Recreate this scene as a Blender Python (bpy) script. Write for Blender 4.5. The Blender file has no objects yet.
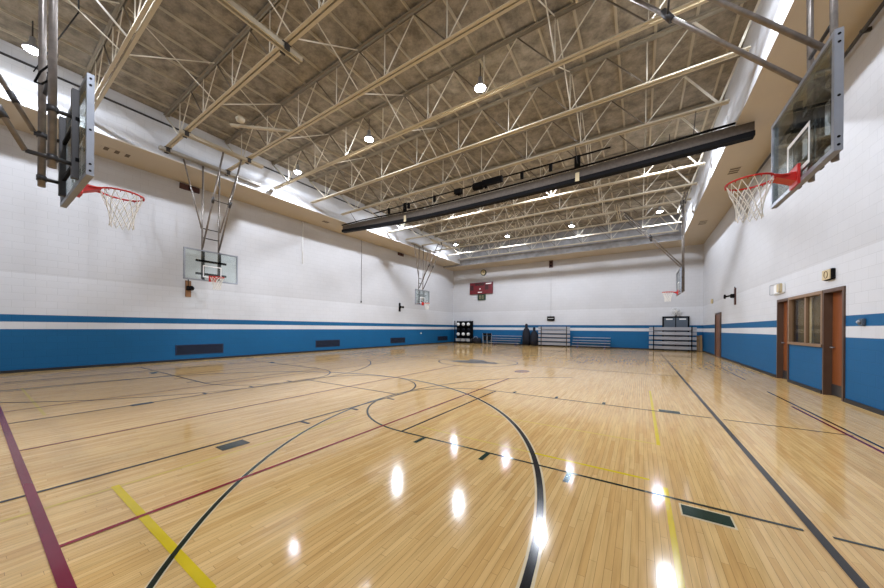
import bpy, bmesh, math, random
from mathutils import Vector, Matrix
random.seed(7)
S = bpy.context.scene
COL = S.collection
PI = math.pi

# ------------------------------------------------------------------ camera
CAMH = 1.34
psi = math.atan(198 / 307)
cam = bpy.data.cameras.new('camera')
cam.sensor_width = 36.0
cam.lens = 307.0 / 884.0 * 36.0
cam.shift_y = (328 - 294) / 884.0
cam.clip_start = 0.02
cam.clip_end = 200
camo = bpy.data.objects.new('camera', cam)
COL.objects.link(camo)
Rm = Matrix.Rotation(psi, 4, 'Z') @ Matrix.Rotation(PI / 2, 4, 'X') @ Matrix.Rotation(0.0075, 4, 'Z')
camo.matrix_world = Matrix.Translation((0, 0, CAMH)) @ Rm
S.camera = camo

# ------------------------------------------------------------------ world, exposure
w = bpy.data.worlds.new('world')
S.world = w
w.use_nodes = True
w.node_tree.nodes['Background'].inputs[0].default_value = (0.8, 0.85, 1, 1)
w.node_tree.nodes['Background'].inputs[1].default_value = 0.3
S.view_settings.view_transform = 'Standard'
S.view_settings.look = 'None'
S.view_settings.gamma = 1
S.view_settings.use_curve_mapping = False
S.view_settings.exposure = 0.0
LENS_GLOW = 55.0
LAMP_WATTS = 3.8
LAMP_COLOUR = (0.88, 0.95, 1.08)

# ------------------------------------------------------------------ materials
def srgb(r, g, b):
    f = lambda c: (c / 255 / 12.92) if c / 255 <= 0.04045 else ((c / 255 + 0.055) / 1.055) ** 2.4
    return (f(r), f(g), f(b), 1)

class NT:
    def __init__(s, name):
        s.m = bpy.data.materials.new(name)
        s.m.use_nodes = True
        s.t = s.m.node_tree
        s.b = s.t.nodes['Principled BSDF']
    def n(s, typ, **kw):
        nd = s.t.nodes.new(typ)
        for k, v in kw.items():
            if k.startswith('i_'):
                nd.inputs[k[2:].replace('_', ' ')].default_value = v
            else:
                setattr(nd, k, v)
        return nd
    def l(s, a, b):
        s.t.links.new(a, b)
    def math(s, op, a, b=None):
        nd = s.t.nodes.new('ShaderNodeMath')
        nd.operation = op
        for i, v in enumerate((a, b)):
            if v is None: continue
            if isinstance(v, (int, float)): nd.inputs[i].default_value = v
            else: s.l(v, nd.inputs[i])
        return nd.outputs[0]
    def mix(s, fac, a, b, typ='MIX'):
        nd = s.t.nodes.new('ShaderNodeMix')
        nd.data_type = 'RGBA'
        nd.blend_type = typ
        for sock, v in ((nd.inputs[0], fac), (nd.inputs[6], a), (nd.inputs[7], b)):
            if isinstance(v, (int, float)): sock.default_value = v
            elif isinstance(v, tuple): sock.default_value = v
            else: s.l(v, sock)
        return nd.outputs[2]

def mat(name, c, rough=0.6, metal=0.0, var=0.08, scale=6.0, bump=0.0, coat=0.0):
    k = NT(name)
    tc = k.n('ShaderNodeTexCoord')
    no = k.n('ShaderNodeTexNoise')
    no.inputs['Scale'].default_value = scale
    no.inputs['Detail'].default_value = 4
    k.l(tc.outputs['Object'], no.inputs['Vector'])
    dark = tuple(x * (1 - var * 2) for x in c[:3]) + (1,)
    lite = tuple(min(1, x * (1 + var)) for x in c[:3]) + (1,)
    k.l(k.mix(no.outputs[0], dark, lite), k.b.inputs['Base Color'])
    k.b.inputs['Roughness'].default_value = rough
    k.b.inputs['Metallic'].default_value = metal
    k.b.inputs['Coat Weight'].default_value = coat
    if bump:
        bp = k.n('ShaderNodeBump')
        bp.inputs['Strength'].default_value = bump
        bp.inputs['Distance'].default_value = 0.01
        k.l(no.outputs[0], bp.inputs['Height'])
        k.l(bp.outputs[0], k.b.inputs['Normal'])
    return k.m

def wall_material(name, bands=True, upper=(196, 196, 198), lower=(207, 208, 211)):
    k = NT(name)
    g = k.n('ShaderNodeNewGeometry')
    sp = k.n('ShaderNodeSeparateXYZ')
    k.l(g.outputs['Position'], sp.inputs[0])
    cb = k.n('ShaderNodeCombineXYZ')
    k.l(k.math('ADD', sp.outputs[0], sp.outputs[1]), cb.inputs[0])
    k.l(sp.outputs[2], cb.inputs[1])
    br = k.n('ShaderNodeTexBrick')
    br.inputs['Scale'].default_value = 1.0
    br.inputs['Brick Width'].default_value = 0.4
    br.inputs['Row Height'].default_value = 0.2033
    br.inputs['Mortar Size'].default_value = 0.006
    br.inputs['Mortar Smooth'].default_value = 0.3
    br.inputs['Color1'].default_value = (1, 1, 1, 1)
    br.inputs['Color2'].default_value = (0.975, 0.975, 0.975, 1)
    br.inputs['Mortar'].default_value = (0.88, 0.88, 0.88, 1)
    k.l(cb.outputs[0], br.inputs['Vector'])
    no = k.n('ShaderNodeTexNoise')
    no.inputs['Scale'].default_value = 0.7
    no.inputs['Detail'].default_value = 6
    k.l(g.outputs['Position'], no.inputs['Vector'])
    z = sp.outputs[2]
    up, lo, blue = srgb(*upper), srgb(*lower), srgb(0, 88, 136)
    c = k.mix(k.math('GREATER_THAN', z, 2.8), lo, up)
    if bands:
        c = k.mix(k.math('LESS_THAN', z, 1.63), c, blue)
        c = k.mix(k.math('LESS_THAN', z, 1.43), c, lo)
        c = k.mix(k.math('LESS_THAN', z, 1.22), c, blue)
    c = k.mix(1.0, c, br.outputs['Color'], 'MULTIPLY')
    st = k.mix(no.outputs[0], (0.84, 0.83, 0.82, 1), (1.0, 1.0, 1.0, 1))
    c = k.mix(1.0, c, st, 'MULTIPLY')
    k.l(c, k.b.inputs['Base Color'])
    k.b.inputs['Roughness'].default_value = 0.6
    k.b.inputs['Specular IOR Level'].default_value = 0.3
    n2 = k.n('ShaderNodeTexNoise')
    n2.inputs['Scale'].default_value = 40
    k.l(g.outputs['Position'], n2.inputs['Vector'])
    h = k.math('ADD', k.math('MULTIPLY', br.outputs['Fac'], -1.0), k.math('MULTIPLY', n2.outputs[0], 0.35))
    bp = k.n('ShaderNodeBump')
    bp.inputs['Strength'].default_value = 0.35
    bp.inputs['Distance'].default_value = 0.006
    k.l(h, bp.inputs['Height'])
    k.l(bp.outputs[0], k.b.inputs['Normal'])
    return k.m

def floor_material():
    k = NT('maple_floor')
    g = k.n('ShaderNodeNewGeometry')
    sp = k.n('ShaderNodeSeparateXYZ')
    k.l(g.outputs['Position'], sp.inputs[0])
    cb = k.n('ShaderNodeCombineXYZ')
    wn_ = k.n('ShaderNodeTexWhiteNoise')
    wn_.noise_dimensions = '1D'
    k.l(k.math('FLOOR', k.math('DIVIDE', sp.outputs[0], 0.04)), wn_.inputs['W'])
    k.l(k.math('ADD', sp.outputs[1], k.math('MULTIPLY', wn_.outputs['Value'], 7.0)), cb.inputs[0])
    k.l(sp.outputs[0], cb.inputs[1])
    br = k.n('ShaderNodeTexBrick')
    br.inputs['Scale'].default_value = 1.0
    br.inputs['Brick Width'].default_value = 0.8
    br.inputs['Row Height'].default_value = 0.04
    br.inputs['Mortar Size'].default_value = 0.0009
    br.inputs['Mortar Smooth'].default_value = 0.1
    br.inputs['Bias'].default_value = -0.1
    br.offset = 0.0
    br.inputs['Color1'].default_value = srgb(237, 200, 136)
    br.inputs['Color2'].default_value = srgb(222, 178, 112)
    br.inputs['Mortar'].default_value = srgb(160, 118, 72)
    k.l(cb.outputs[0], br.inputs['Vector'])
    mp = k.n('ShaderNodeMapping')
    mp.inputs['Scale'].default_value = (34, 2.2, 1)
    k.l(g.outputs['Position'], mp.inputs[0])
    gr = k.n('ShaderNodeTexNoise')
    gr.inputs['Scale'].default_value = 1.0
    gr.inputs['Detail'].default_value = 6
    k.l(mp.outputs[0], gr.inputs['Vector'])
    rm = k.n('ShaderNodeValToRGB')
    rm.color_ramp.elements[0].position = 0.28
    rm.color_ramp.elements[0].color = (0.62, 0.55, 0.46, 1)
    rm.color_ramp.elements[1].position = 0.6
    rm.color_ramp.elements[1].color = (1, 1, 1, 1)
    k.l(gr.outputs[0], rm.inputs[0])
    c = k.mix(0.5, br.outputs['Color'], rm.outputs[0], 'MULTIPLY')
    big = k.n('ShaderNodeTexNoise')
    big.inputs['Scale'].default_value = 0.35
    big.inputs['Detail'].default_value = 3
    k.l(g.outputs['Position'], big.inputs['Vector'])
    c = k.mix(1.0, c, k.mix(big.outputs[0], (0.86, 0.84, 0.82, 1), (1.05, 1.05, 1.05, 1)), 'MULTIPLY')
    k.l(c, k.b.inputs['Base Color'])
    ro = k.n('ShaderNodeMapRange')
    ro.inputs['To Min'].default_value = 0.075
    ro.inputs['To Max'].default_value = 0.12
    k.l(gr.outputs[0], ro.inputs[0])
    k.l(ro.outputs[0], k.b.inputs['Roughness'])
    k.b.inputs['IOR'].default_value = 1.38
    return k.m

def glass_material(name, tint=(0.90, 0.95, 0.94, 1), refl=0.12, fr=0.6):
    k = NT(name)
    k.t.nodes.remove(k.b)
    out = k.t.nodes['Material Output']
    tr = k.n('ShaderNodeBsdfTransparent')
    tr.inputs[0].default_value = tint
    gl = k.n('ShaderNodeBsdfGlossy')
    gl.inputs['Roughness'].default_value = 0.03
    lw = k.n('ShaderNodeLayerWeight')
    lw.inputs[0].default_value = 0.35
    mx = k.n('ShaderNodeMixShader')
    k.l(k.math('ADD', k.math('MULTIPLY', lw.outputs['Fresnel'], fr), refl * 0.3), mx.inputs[0])
    k.l(tr.outputs[0], mx.inputs[1])
    k.l(gl.outputs[0], mx.inputs[2])
    k.l(mx.outputs[0], out.inputs[0])
    return k.m

def emit_material(name, c, s):
    k = NT(name)
    k.b.inputs['Base Color'].default_value = c
    k.b.inputs['Emission Color'].default_value = c
    k.b.inputs['Emission Strength'].default_value = s
    return k.m

def deck_material():
    k = NT('roof_deck')
    g = k.n('ShaderNodeNewGeometry')
    a = k.n('ShaderNodeTexNoise')
    a.inputs['Scale'].default_value = 3.5
    a.inputs['Detail'].default_value = 8
    a.inputs['Roughness'].default_value = 0.7
    k.l(g.outputs['Position'], a.inputs['Vector'])
    rm = k.n('ShaderNodeValToRGB')
    rm.color_ramp.elements[0].position = 0.35
    rm.color_ramp.elements[0].color = srgb(104, 97, 86)
    rm.color_ramp.elements[1].position = 0.68
    rm.color_ramp.elements[1].color = srgb(162, 153, 138)
    k.l(a.outputs[0], rm.inputs[0])
    k.l(rm.outputs[0], k.b.inputs['Base Color'])
    k.b.inputs['Roughness'].default_value = 0.95
    b = k.n('ShaderNodeTexNoise')
    b.inputs['Scale'].default_value = 60
    k.l(g.outputs['Position'], b.inputs['Vector'])
    bp = k.n('ShaderNodeBump')
    bp.inputs['Strength'].default_value = 0.5
    bp.inputs['Distance'].default_value = 0.02
    k.l(b.outputs[0], bp.inputs['Height'])
    k.l(bp.outputs[0], k.b.inputs['Normal'])
    return k.m

def wood_material(name, c1, c2, rough=0.35):
    k = NT(name)
    tc = k.n('ShaderNodeTexCoord')
    mp = k.n('ShaderNodeMapping')
    mp.inputs['Scale'].default_value = (14, 14, 1.2)
    k.l(tc.outputs['Object'], mp.inputs[0])
    no = k.n('ShaderNodeTexNoise')
    no.inputs['Scale'].default_value = 1.5
    no.inputs['Detail'].default_value = 7
    k.l(mp.outputs[0], no.inputs['Vector'])
    k.l(k.mix(no.outputs[0], c1, c2), k.b.inputs['Base Color'])
    k.b.inputs['Roughness'].default_value = rough
    return k.m

M = {}
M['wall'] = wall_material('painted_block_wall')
M['face'] = wall_material('upper_block_face', bands=False, upper=(212, 214, 218))
M['soffit'] = mat('tan_soffit_paint', srgb(186, 174, 154), 0.7, var=0.03, scale=1.5)
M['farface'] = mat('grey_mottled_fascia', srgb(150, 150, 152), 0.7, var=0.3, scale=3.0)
M['floor'] = floor_material()
M['deck'] = deck_material()
M['purlin'] = mat('purlin_paint', srgb(178, 168, 148), 0.6)
M['truss'] = mat('cream_truss_paint', srgb(196, 186, 164), 0.5, var=0.06)
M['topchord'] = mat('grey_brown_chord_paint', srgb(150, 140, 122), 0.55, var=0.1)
M['webshade'] = mat('shaded_cream_web', srgb(96, 84, 68), 0.55, var=0.1)  # cream paint darkened, shade put into the colour of these diagonals
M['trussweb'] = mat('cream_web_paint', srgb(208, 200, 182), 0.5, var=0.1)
M['black'] = mat('black_paint', srgb(11, 10, 12), 0.7)
M['black'].node_tree.nodes['Principled BSDF'].inputs['Specular IOR Level'].default_value = 0.12
M['base'] = mat('black_rubber_base', srgb(16, 18, 24), 0.5)
M['steel'] = mat('grey_steel_tube', srgb(142, 134, 127), 0.36, metal=0.5, var=0.32, scale=9)
M['tube'] = mat('grey_painted_rail', srgb(176, 172, 164), 0.5)
M['dsteel'] = mat('dark_steel', srgb(70, 68, 68), 0.45, metal=0.6, var=0.15)
M['alu'] = mat('grey_board_frame', srgb(150, 154, 162), 0.4, metal=0.45, var=0.08)
M['bglass'] = glass_material('backboard_glass')
M['wglass'] = glass_material('window_glass', (0.9, 0.9, 0.87, 1), 0.05, 0.12)
M['white'] = mat('white_paint', srgb(232, 232, 230), 0.5, var=0.02)
M['rim'] = mat('orange_red_rim', srgb(192, 28, 20), 0.4, var=0.05)
M['net'] = mat('white_net_cord', srgb(232, 228, 218), 0.9, var=0.05)
M['line_black'] = mat('line_black', srgb(22, 22, 26), 0.22, var=0.1)
M['line_green'] = mat('line_green', srgb(6, 50, 40), 0.22, var=0.1)
M['line_dkgreen'] = mat('line_dark_green', srgb(30, 42, 32), 0.22, var=0.1)
M['line_red'] = mat('line_red', srgb(140, 26, 40), 0.22, var=0.08)
M['line_maroon'] = mat('line_maroon', srgb(120, 20, 50), 0.22, var=0.08)
M['line_faint'] = mat('line_faint_red', srgb(158, 112, 82), 0.25, var=0.1)
M['line_yellow'] = mat('line_yellow', srgb(224, 196, 36), 0.22, var=0.08)
M['line_pyellow'] = mat('line_pale_yellow', srgb(222, 192, 104), 0.22, var=0.08)
M['line_pale'] = mat('line_pale_edge', srgb(226, 208, 170), 0.22, var=0.05)
M['lens'] = emit_material('lamp_lens_glow', (0.93, 0.97, 1.0, 1), LENS_GLOW)
M['lamphouse'] = mat('lamp_housing', srgb(170, 172, 178), 0.4, metal=0.5)
M['frame'] = mat('brown_metal_frame', srgb(84, 62, 48), 0.45)
M['framel'] = mat('tan_frame', srgb(132, 104, 78), 0.45)
M['door'] = wood_material('orange_wood_door', srgb(144, 80, 38), srgb(104, 54, 24))
M['bdoor'] = wood_material('brown_wood_door', srgb(128, 82, 52), srgb(100, 60, 38))
M['vent'] = mat('dark_blue_grille', srgb(10, 34, 68), 0.5)
M['ventdark'] = mat('grille_shadow_gap', srgb(5, 12, 24), 0.8)
M['plank'] = wood_material('brown_plank', srgb(150, 106, 66), srgb(112, 76, 46), 0.6)
M['dplank'] = wood_material('dark_plank', srgb(82, 44, 34), srgb(60, 32, 26), 0.6)
M['bench'] = mat('aluminium_plank', srgb(168, 168, 172), 0.35, metal=0.4, var=0.05)
M['bluefr'] = mat('blue_frame', srgb(30, 60, 130), 0.5)
M['navy'] = mat('navy_cover', srgb(7, 10, 26), 0.8, var=0.2)
M['red'] = mat('scoreboard_red', srgb(100, 8, 22), 0.45)
M['dred'] = mat('display_dark_red', srgb(52, 6, 12), 0.4)
M['tan'] = mat('tan_plastic', srgb(196, 178, 138), 0.5)
M['green'] = mat('green_display', srgb(32, 54, 36), 0.4)
M['cable'] = mat('pale_cable', srgb(170, 170, 170), 0.6)
M['curtain'] = mat('grey_mesh_curtain', srgb(96, 86, 76), 0.8, var=0.25, scale=14)
M['slot'] = mat('vent_slot_brown', srgb(96, 82, 66), 0.8)
M['cardboard'] = mat('cardboard', srgb(150, 120, 84), 0.9)
M['olive'] = mat('olive_drape', srgb(112, 92, 50), 0.9, var=0.15)
M['slate'] = mat('slate_grey_paint', srgb(78, 88, 100), 0.5)
M['brownbox'] = mat('reddish_brown_box', srgb(70, 34, 24), 0.6)
M['logo'] = mat('floor_logo_paint', srgb(78, 74, 72), 0.3, var=0.3, scale=3)

for _n in list(M):
    if _n.startswith('line_'): M[_n].node_tree.nodes['Principled BSDF'].inputs['Roughness'].default_value = 0.14
    if _n.startswith('line_'): M[_n].node_tree.nodes['Principled BSDF'].inputs['IOR'].default_value = 1.36

# ------------------------------------------------------------------ mesh helpers
class MB:
    def __init__(s):
        s.bm = bmesh.new()
        s.mi = 0
    def box(s, x0, x1, y0, y1, z0, z1, mi=0, bevel=0.0):
        v = [s.bm.verts.new(p) for p in ((x0, y0, z0), (x1, y0, z0), (x1, y1, z0), (x0, y1, z0),
                                         (x0, y0, z1), (x1, y0, z1), (x1, y1, z1), (x0, y1, z1))]
        fs = []
        for q in ((3, 2, 1, 0), (4, 5, 6, 7), (0, 1, 5, 4), (1, 2, 6, 5), (2, 3, 7, 6), (3, 0, 4, 7)):
            f = s.bm.faces.new([v[i] for i in q])
            f.material_index = mi
            fs.append(f)
        if bevel:
            es = list({e for f in fs for e in f.edges})
            bmesh.ops.bevel(s.bm, geom=es, offset=bevel, segments=2, affect='EDGES')
        return s
    def quad(s, pts, mi=0):
        f = s.bm.faces.new([s.bm.verts.new(p) for p in pts])
        f.material_index = mi
        return s
    def tube(s, a, b, r, n=8, mi=0, r2=None, cap=True):
        a, b = Vector(a), Vector(b)
        d = (b - a).normalized()
        u = d.orthogonal().normalized()
        t = d.cross(u)
        r2 = r if r2 is None else r2
        A, B = [], []
        for i in range(n):
            an = 2 * PI * (i + 0.5) / n
            o = u * math.cos(an) + t * math.sin(an)
            A.append(s.bm.verts.new(a + o * r))
            B.append(s.bm.verts.new(b + o * r2))
        for i in range(n):
            j = (i + 1) % n
            f = s.bm.faces.new((A[i], A[j], B[j], B[i]))
            f.material_index = mi
            f.smooth = n > 6
        if cap:
            s.bm.faces.new(A[::-1]).material_index = mi
            s.bm.faces.new(B).material_index = mi
        return s
    def bar(s, a, b, wy, wz, mi=0):
        """rectangular bar between a and b; wy = width along local horizontal normal, wz = other"""
        a, b = Vector(a), Vector(b)
        d = (b - a).normalized()
        up = Vector((0, 0, 1))
        if abs(d.z) > 0.99: up = Vector((0, 1, 0))
        u = d.cross(up).normalized()
        t = u.cross(d).normalized()
        P = []
        for p in (a, b):
            for su, st in ((-1, -1), (1, -1), (1, 1), (-1, 1)):
                P.append(s.bm.verts.new(p + u * su * wy / 2 + t * st * wz / 2))
        for q in ((3, 2, 1, 0), (4, 5, 6, 7), (0, 1, 5, 4), (1, 2, 6, 5), (2, 3, 7, 6), (3, 0, 4, 7)):
            s.bm.faces.new([P[i] for i in q]).material_index = mi
        return s
    def path(s, pts, r, n=6, mi=0, closed=False):
        m = len(pts)
        for i in range(m if closed else m - 1):
            s.tube(pts[i], pts[(i + 1) % m], r, n, mi)
        return s
    def lathe(s, prof, n=20, mi=0, c=(0, 0, 0), axis='z'):
        rings = []
        for r, z in prof:
            ring = []
            for i in range(n):
                a = 2 * PI * i / n
                if axis == 'z': p = (c[0] + r * math.cos(a), c[1] + r * math.sin(a), c[2] + z)
                elif axis == 'x': p = (c[0] + z, c[1] + r * math.cos(a), c[2] + r * math.sin(a))
                else: p = (c[0] + r * math.cos(a), c[1] + z, c[2] + r * math.sin(a))
                ring.append(s.bm.verts.new(p))
            rings.append(ring)
        for A, B in zip(rings, rings[1:]):
            for i in range(n):
                j = (i + 1) % n
                f = s.bm.faces.new((A[i], A[j], B[j], B[i]))
                f.material_index = mi
                f.smooth = True
        for R in (rings[0][::-1], rings[-1]):
            try: s.bm.faces.new(R).material_index = mi
            except ValueError: pass
        return s
    def torus(s, c, R, r, n=32, k=8, mi=0, axis='z'):
        g = []
        for i in range(n):
            a = 2 * PI * i / n
            row = []
            for j in range(k):
                b = 2 * PI * j / k
                x, y, z = (R + r * math.cos(b)) * math.cos(a), (R + r * math.cos(b)) * math.sin(a), r * math.sin(b)
                if axis == 'y': x, y, z = x, z, y
                if axis == 'x': x, y, z = z, x, y
                row.append(s.bm.verts.new((c[0] + x, c[1] + y, c[2] + z)))
            g.append(row)
        for i in range(n):
            for j in range(k):
                f = s.bm.faces.new((g[i][j], g[(i + 1) % n][j], g[(i + 1) % n][(j + 1) % k], g[i][(j + 1) % k]))
                f.smooth = True
                f.material_index = mi
        return s
    def build(s, name, mats, parent=None, loc=None):
        bmesh.ops.recalc_face_normals(s.bm, faces=s.bm.faces)
        me = bpy.data.meshes.new(name)
        s.bm.to_mesh(me)
        s.bm.free()
        if not isinstance(mats, (list, tuple)): mats = [mats]
        for m in mats: me.materials.append(M[m] if isinstance(m, str) else m)
        o = bpy.data.objects.new(name, me)
        COL.objects.link(o)
        if parent: o.parent = parent
        if loc: o.location = loc
        return o

def B(*a, **k): return MB().box(*a, **k)
def tag(o, label, cat, group=None):
    o['label'] = label
    o['category'] = cat
    if group: o['group'] = group
    return o
def thing(name, label, cat, loc=(0, 0, 0), rz=0.0, group=None):
    o = bpy.data.objects.new(name, None)
    o.empty_display_size = 0.1
    COL.objects.link(o)
    o.location = loc
    o.rotation_euler = (0, 0, rz)
    return tag(o, label, cat, group)
def struct(o):
    o['kind'] = 'structure'
    return o
def dup(root, loc=None, rz=None, label=None, group=None, mirror=False):
    r = root.copy()
    COL.objects.link(r)
    if loc is not None: r.location = loc
    if rz is not None: r.rotation_euler = (0, 0, rz)
    if label: r['label'] = label
    if group: r['group'] = group
    for ch in list(root.children):
        c = ch.copy()
        COL.objects.link(c)
        c.parent = r
        for g in list(ch.children):
            d = g.copy()
            COL.objects.link(d)
            d.parent = c
    return r

# ------------------------------------------------------------------ room dimensions
XL, XR, YF, YN = -14.68, 3.27, 24.7, -3.0
FL, FR, FF, FN = -12.98, 2.05, 22.9, -1.6       # faces of the bulkheads
SL, SR = 6.8, 6.66                               # soffit heights
ZD = 8.22                                        # underside of the roof deck

# floor with its painted court lines (painted pattern in the same mesh)
FMATS = ['floor', 'line_black', 'line_green', 'line_red', 'line_maroon', 'line_faint', 'line_yellow',
         'line_pyellow', 'line_pale', 'line_dkgreen', 'logo']
fi = {n: i for i, n in enumerate(FMATS)}
fm = MB()
fm.quad([(XL, YN, 0), (XR + 1.6, YN, 0), (XR + 1.6, YF, 0), (XL, YF, 0)], 0)
lvl = [0.0006]
ZL = dict(line_pale=.0012, line_pyellow=.0016, line_yellow=.0018, line_faint=.0020, line_dkgreen=.0024, line_black=.0028,
          line_green=.0032, line_red=.0036, line_maroon=.0040, logo=.0020)
def lift(m='logo'):
    lvl[0] += 0.000002
    return ZL[m] + lvl[0] - .0006
def strip(x0, y0, x1, y1, wd, m):
    z = lift(m)
    d = Vector((x1 - x0, y1 - y0, 0)).normalized()
    if m != 'line_pale' and wd < .035: wd *= 1.25
    n = Vector((-d.y, d.x, 0)) * wd / 2
    a, b = Vector((x0, y0, z)), Vector((x1, y1, z))
    fm.quad([a - n, b - n, b + n, a + n], fi[m])
def arc(cx, cy, r, a0, a1, wd, m, n=64):
    if m != 'line_pale' and wd < .035: wd *= 1.25
    z = lift(m)
    for i in range(n):
        t0, t1 = math.radians(a0 + (a1 - a0) * i / n), math.radians(a0 + (a1 - a0) * (i + 1) / n)
        P = lambda t, q: (cx + q * math.cos(t), cy + q * math.sin(t), z)
        fm.quad([P(t0, r - wd / 2), P(t0, r + wd / 2), P(t1, r + wd / 2), P(t1, r - wd / 2)], fi[m])
CX, MY = -5.6, 11.1
def mY(y): return 2 * MY - y
def mX(x): return 2 * CX - x
# yellow court
strip(-3.68, .68, -1.82, .68, .05, 'line_yellow')
strip(-11.0, .64, -7.4, .64, .035, 'line_pyellow')
strip(-3.66, -1.5, -3.62, 3.2, .035, 'line_pyellow')
strip(.19, .9, .19, 3.22, .035, 'line_yellow')
strip(.19, 4.35, .19, 8.1, .03, 'line_yellow')
strip(-1.0, 3.32, .08, 3.31, .03, 'line_yellow')
strip(-2.55, 3.34, -1.0, 3.32, .035, 'line_pyellow')
strip(-2.0, 4.38, .19, 4.38, .03, 'line_pyellow')
# faint lines
strip(-8.2, .3, -8.2, 9.0, .025, 'line_faint')
strip(-10.65, .3, -10.65, 12.0, .025, 'line_dkgreen')
strip(-12.02, .3, -12.02, 12.0, .022, 'line_dkgreen')
# dark red and red volleyball lines
strip(-5.53, .3, -5.53, 9.5, .028, 'line_red')
strip(-2.94, .3, -2.94, 7.9, .03, 'line_red')
# side courts
def side_court(f, ysh, g='line_dkgreen'):
    """f maps right-hand x to x; ysh maps y"""
    fl = f(1.0) < f(0.0)
    for y in (3.05, 6.15):
        strip(f(-2.58), ysh(y), f(.93), ysh(y), .025, g)
        strip(f(1.06), ysh(y), f(2.3), ysh(y), .022, g)
    strip(f(-2.58), ysh(3.05), f(-2.58), ysh(6.15), .025, 'line_black')
    for x in (-.54, -1.36, -2.2):
        strip(f(x), ysh(3.04), f(x), ysh(2.84), .05, 'line_green')
        strip(f(x), ysh(6.17), f(x), ysh(6.33), .05, 'line_green')
    for y in (2.9, 6.24):
        x0, x1 = .27, .55
        strip(f(x0 - .012), ysh(y), f(x1 + .012), ysh(y), .19, 'line_pale')
        strip(f(x0), ysh(y), f(x1), ysh(y), .15, 'line_green')
ident = lambda v: v
side_court(ident, ident)
side_court(mX, ident)
side_court(ident, mY)
side_court(mX, mY)
# free throw arcs of side courts, three point arcs
arc(-2.58, 4.6, 1.55, 90, 270, .025, 'line_dkgreen')
arc(mX(-2.58), 4.6, 1.55, -90, 90, .025, 'line_dkgreen')
arc(-2.58, mY(4.6), 1.55, 90, 270, .022, 'line_dkgreen')
arc(mX(-2.58), mY(4.6), 1.55, -90, 90, .022, 'line_dkgreen')
arc(1.02, 4.6, 5.14, 180, 240, .05, 'line_pale')
arc(1.02, 4.6, 5.14, 120, 241, .026, 'line_dkgreen')
arc(-12.2, 4.6, 5.2, -60, 60, .024, 'line_dkgreen')
arc(1.02, mY(4.6), 5.14, 120, 240, .022, 'line_dkgreen')
arc(-12.2, mY(4.6), 5.2, -60, 60, .022, 'line_dkgreen')
# main court
for f in (ident, mY):
    strip(-4.04, f(-1.2 if f is ident else .3), -4.04, f(4.7), .03, 'line_black')
    strip(-7.17, f(.3), -7.17, f(4.7), .03, 'line_black')
    strip(-4.04, f(4.7), -7.17, f(4.7), .025, 'line_black')
    a = (0, 180) if f is ident else (180, 360)
    arc(CX, f(4.7), 1.56, a[0], a[1], .028, 'line_black')
    for y in (2.58, 3.45, 4.33):
        strip(-4.02, f(y), -3.84, f(y), .05, 'line_black')
        strip(-7.19, f(y), -7.35, f(y), .05, 'line_black')
    for x0, x1 in ((-3.95, -3.76), (-7.23, -7.08)):
        strip((x0 + x1) / 2, f(1.5), (x0 + x1) / 2, f(1.78), abs(x1 - x0), 'line_dkgreen')
    arc(-5.65, f(1.1), 5.18, a[0], a[1], .085, 'line_pale', 96)
    arc(-5.65, f(1.1), 5.18, a[0], a[1], .05, 'line_black', 96)
    for s_ in (-1, 1):
        strip(-5.65 + s_ * 5.18, f(1.1), -5.65 + s_ * 5.18, f(.3), .085, 'line_pale')
        strip(-5.65 + s_ * 5.18, f(1.1), -5.65 + s_ * 5.18, f(.3), .05, 'line_black')
strip(-12.3, .285, 1.0, .285, .055, 'line_maroon')
strip(-12.3, mY(.285), 1.0, mY(.285), .055, 'line_black')
strip(.99, -2.6, .99, mY(.3), .052, 'line_black')
strip(-12.3, .3, -12.3, mY(.3), .05, 'line_black')
strip(-12.3, MY, 1.0, MY, .03, 'line_dkgreen')
arc(-5.45, MY, 1.55, 0, 360, .03, 'line_black')
strip(2.35, 3.5, 2.35, 9.5, .026, 'line_black')
strip(2.26, 1.5, 2.26, 7.9, .03, 'line_maroon')
strip(2.4, 11.4, 2.42, 21.3, .022, 'line_dkgreen')
# centre mark
z = lift()
pts = [(-6.5, 10.6), (-5.4, 10.45), (-4.5, 10.9), (-4.75, 11.3), (-5.1, 11.25), (-5.5, 11.75), (-6.15, 11.8), (-5.95, 11.3), (-6.35, 11.1)]
fm.quad([(x, y, z) for x, y in pts], fi['logo'])
z = lift()
fm.quad([(-3.1 + .22 * math.cos(t * PI / 6), 9.45 + .35 * math.sin(t * PI / 6), z) for t in range(12)], fi['line_faint'])
bmesh.ops.recalc_face_normals(fm.bm, faces=fm.bm.faces)
for f in fm.bm.faces:
    if f.normal.z < 0: f.normal_flip()
me = bpy.data.meshes.new('floor')
fm.bm.to_mesh(me)
for n in FMATS: me.materials.append(M[n])
fo = bpy.data.objects.new('floor', me)
COL.objects.link(fo)
struct(fo)

# walls with bulkheads (box masses; soffit = material 1, fascia = material 2)
def wallmass(name, boxes, mats):
    m = MB()
    for b in boxes: m.box(*b[:6], mi=b[6])
    return m
def bulk(m, x0, x1, y0, y1, z0, z1, facemi=2, sofmi=1):
    n0 = len(m.bm.faces)
    m.box(x0, x1, y0, y1, z0, z1, mi=facemi)
    m.bm.faces.ensure_lookup_table()
    for f in m.bm.faces[n0:]:
        if abs(f.calc_center_median().z - z0) < 1e-4: f.material_index = sofmi
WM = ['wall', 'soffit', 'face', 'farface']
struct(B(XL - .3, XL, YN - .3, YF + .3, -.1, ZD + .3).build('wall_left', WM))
def bulkhead(n, *a, **k):
    m = MB()
    bulk(m, *a, **k)
    struct(m.build('trim_%d' % n, WM))
bulkhead(3, XL, FL, FN, FF, SL, ZD + .3)
bulkhead(4, XL, XR + .0, FF, YF, 6.66, ZD + .3, facemi=3)
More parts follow.
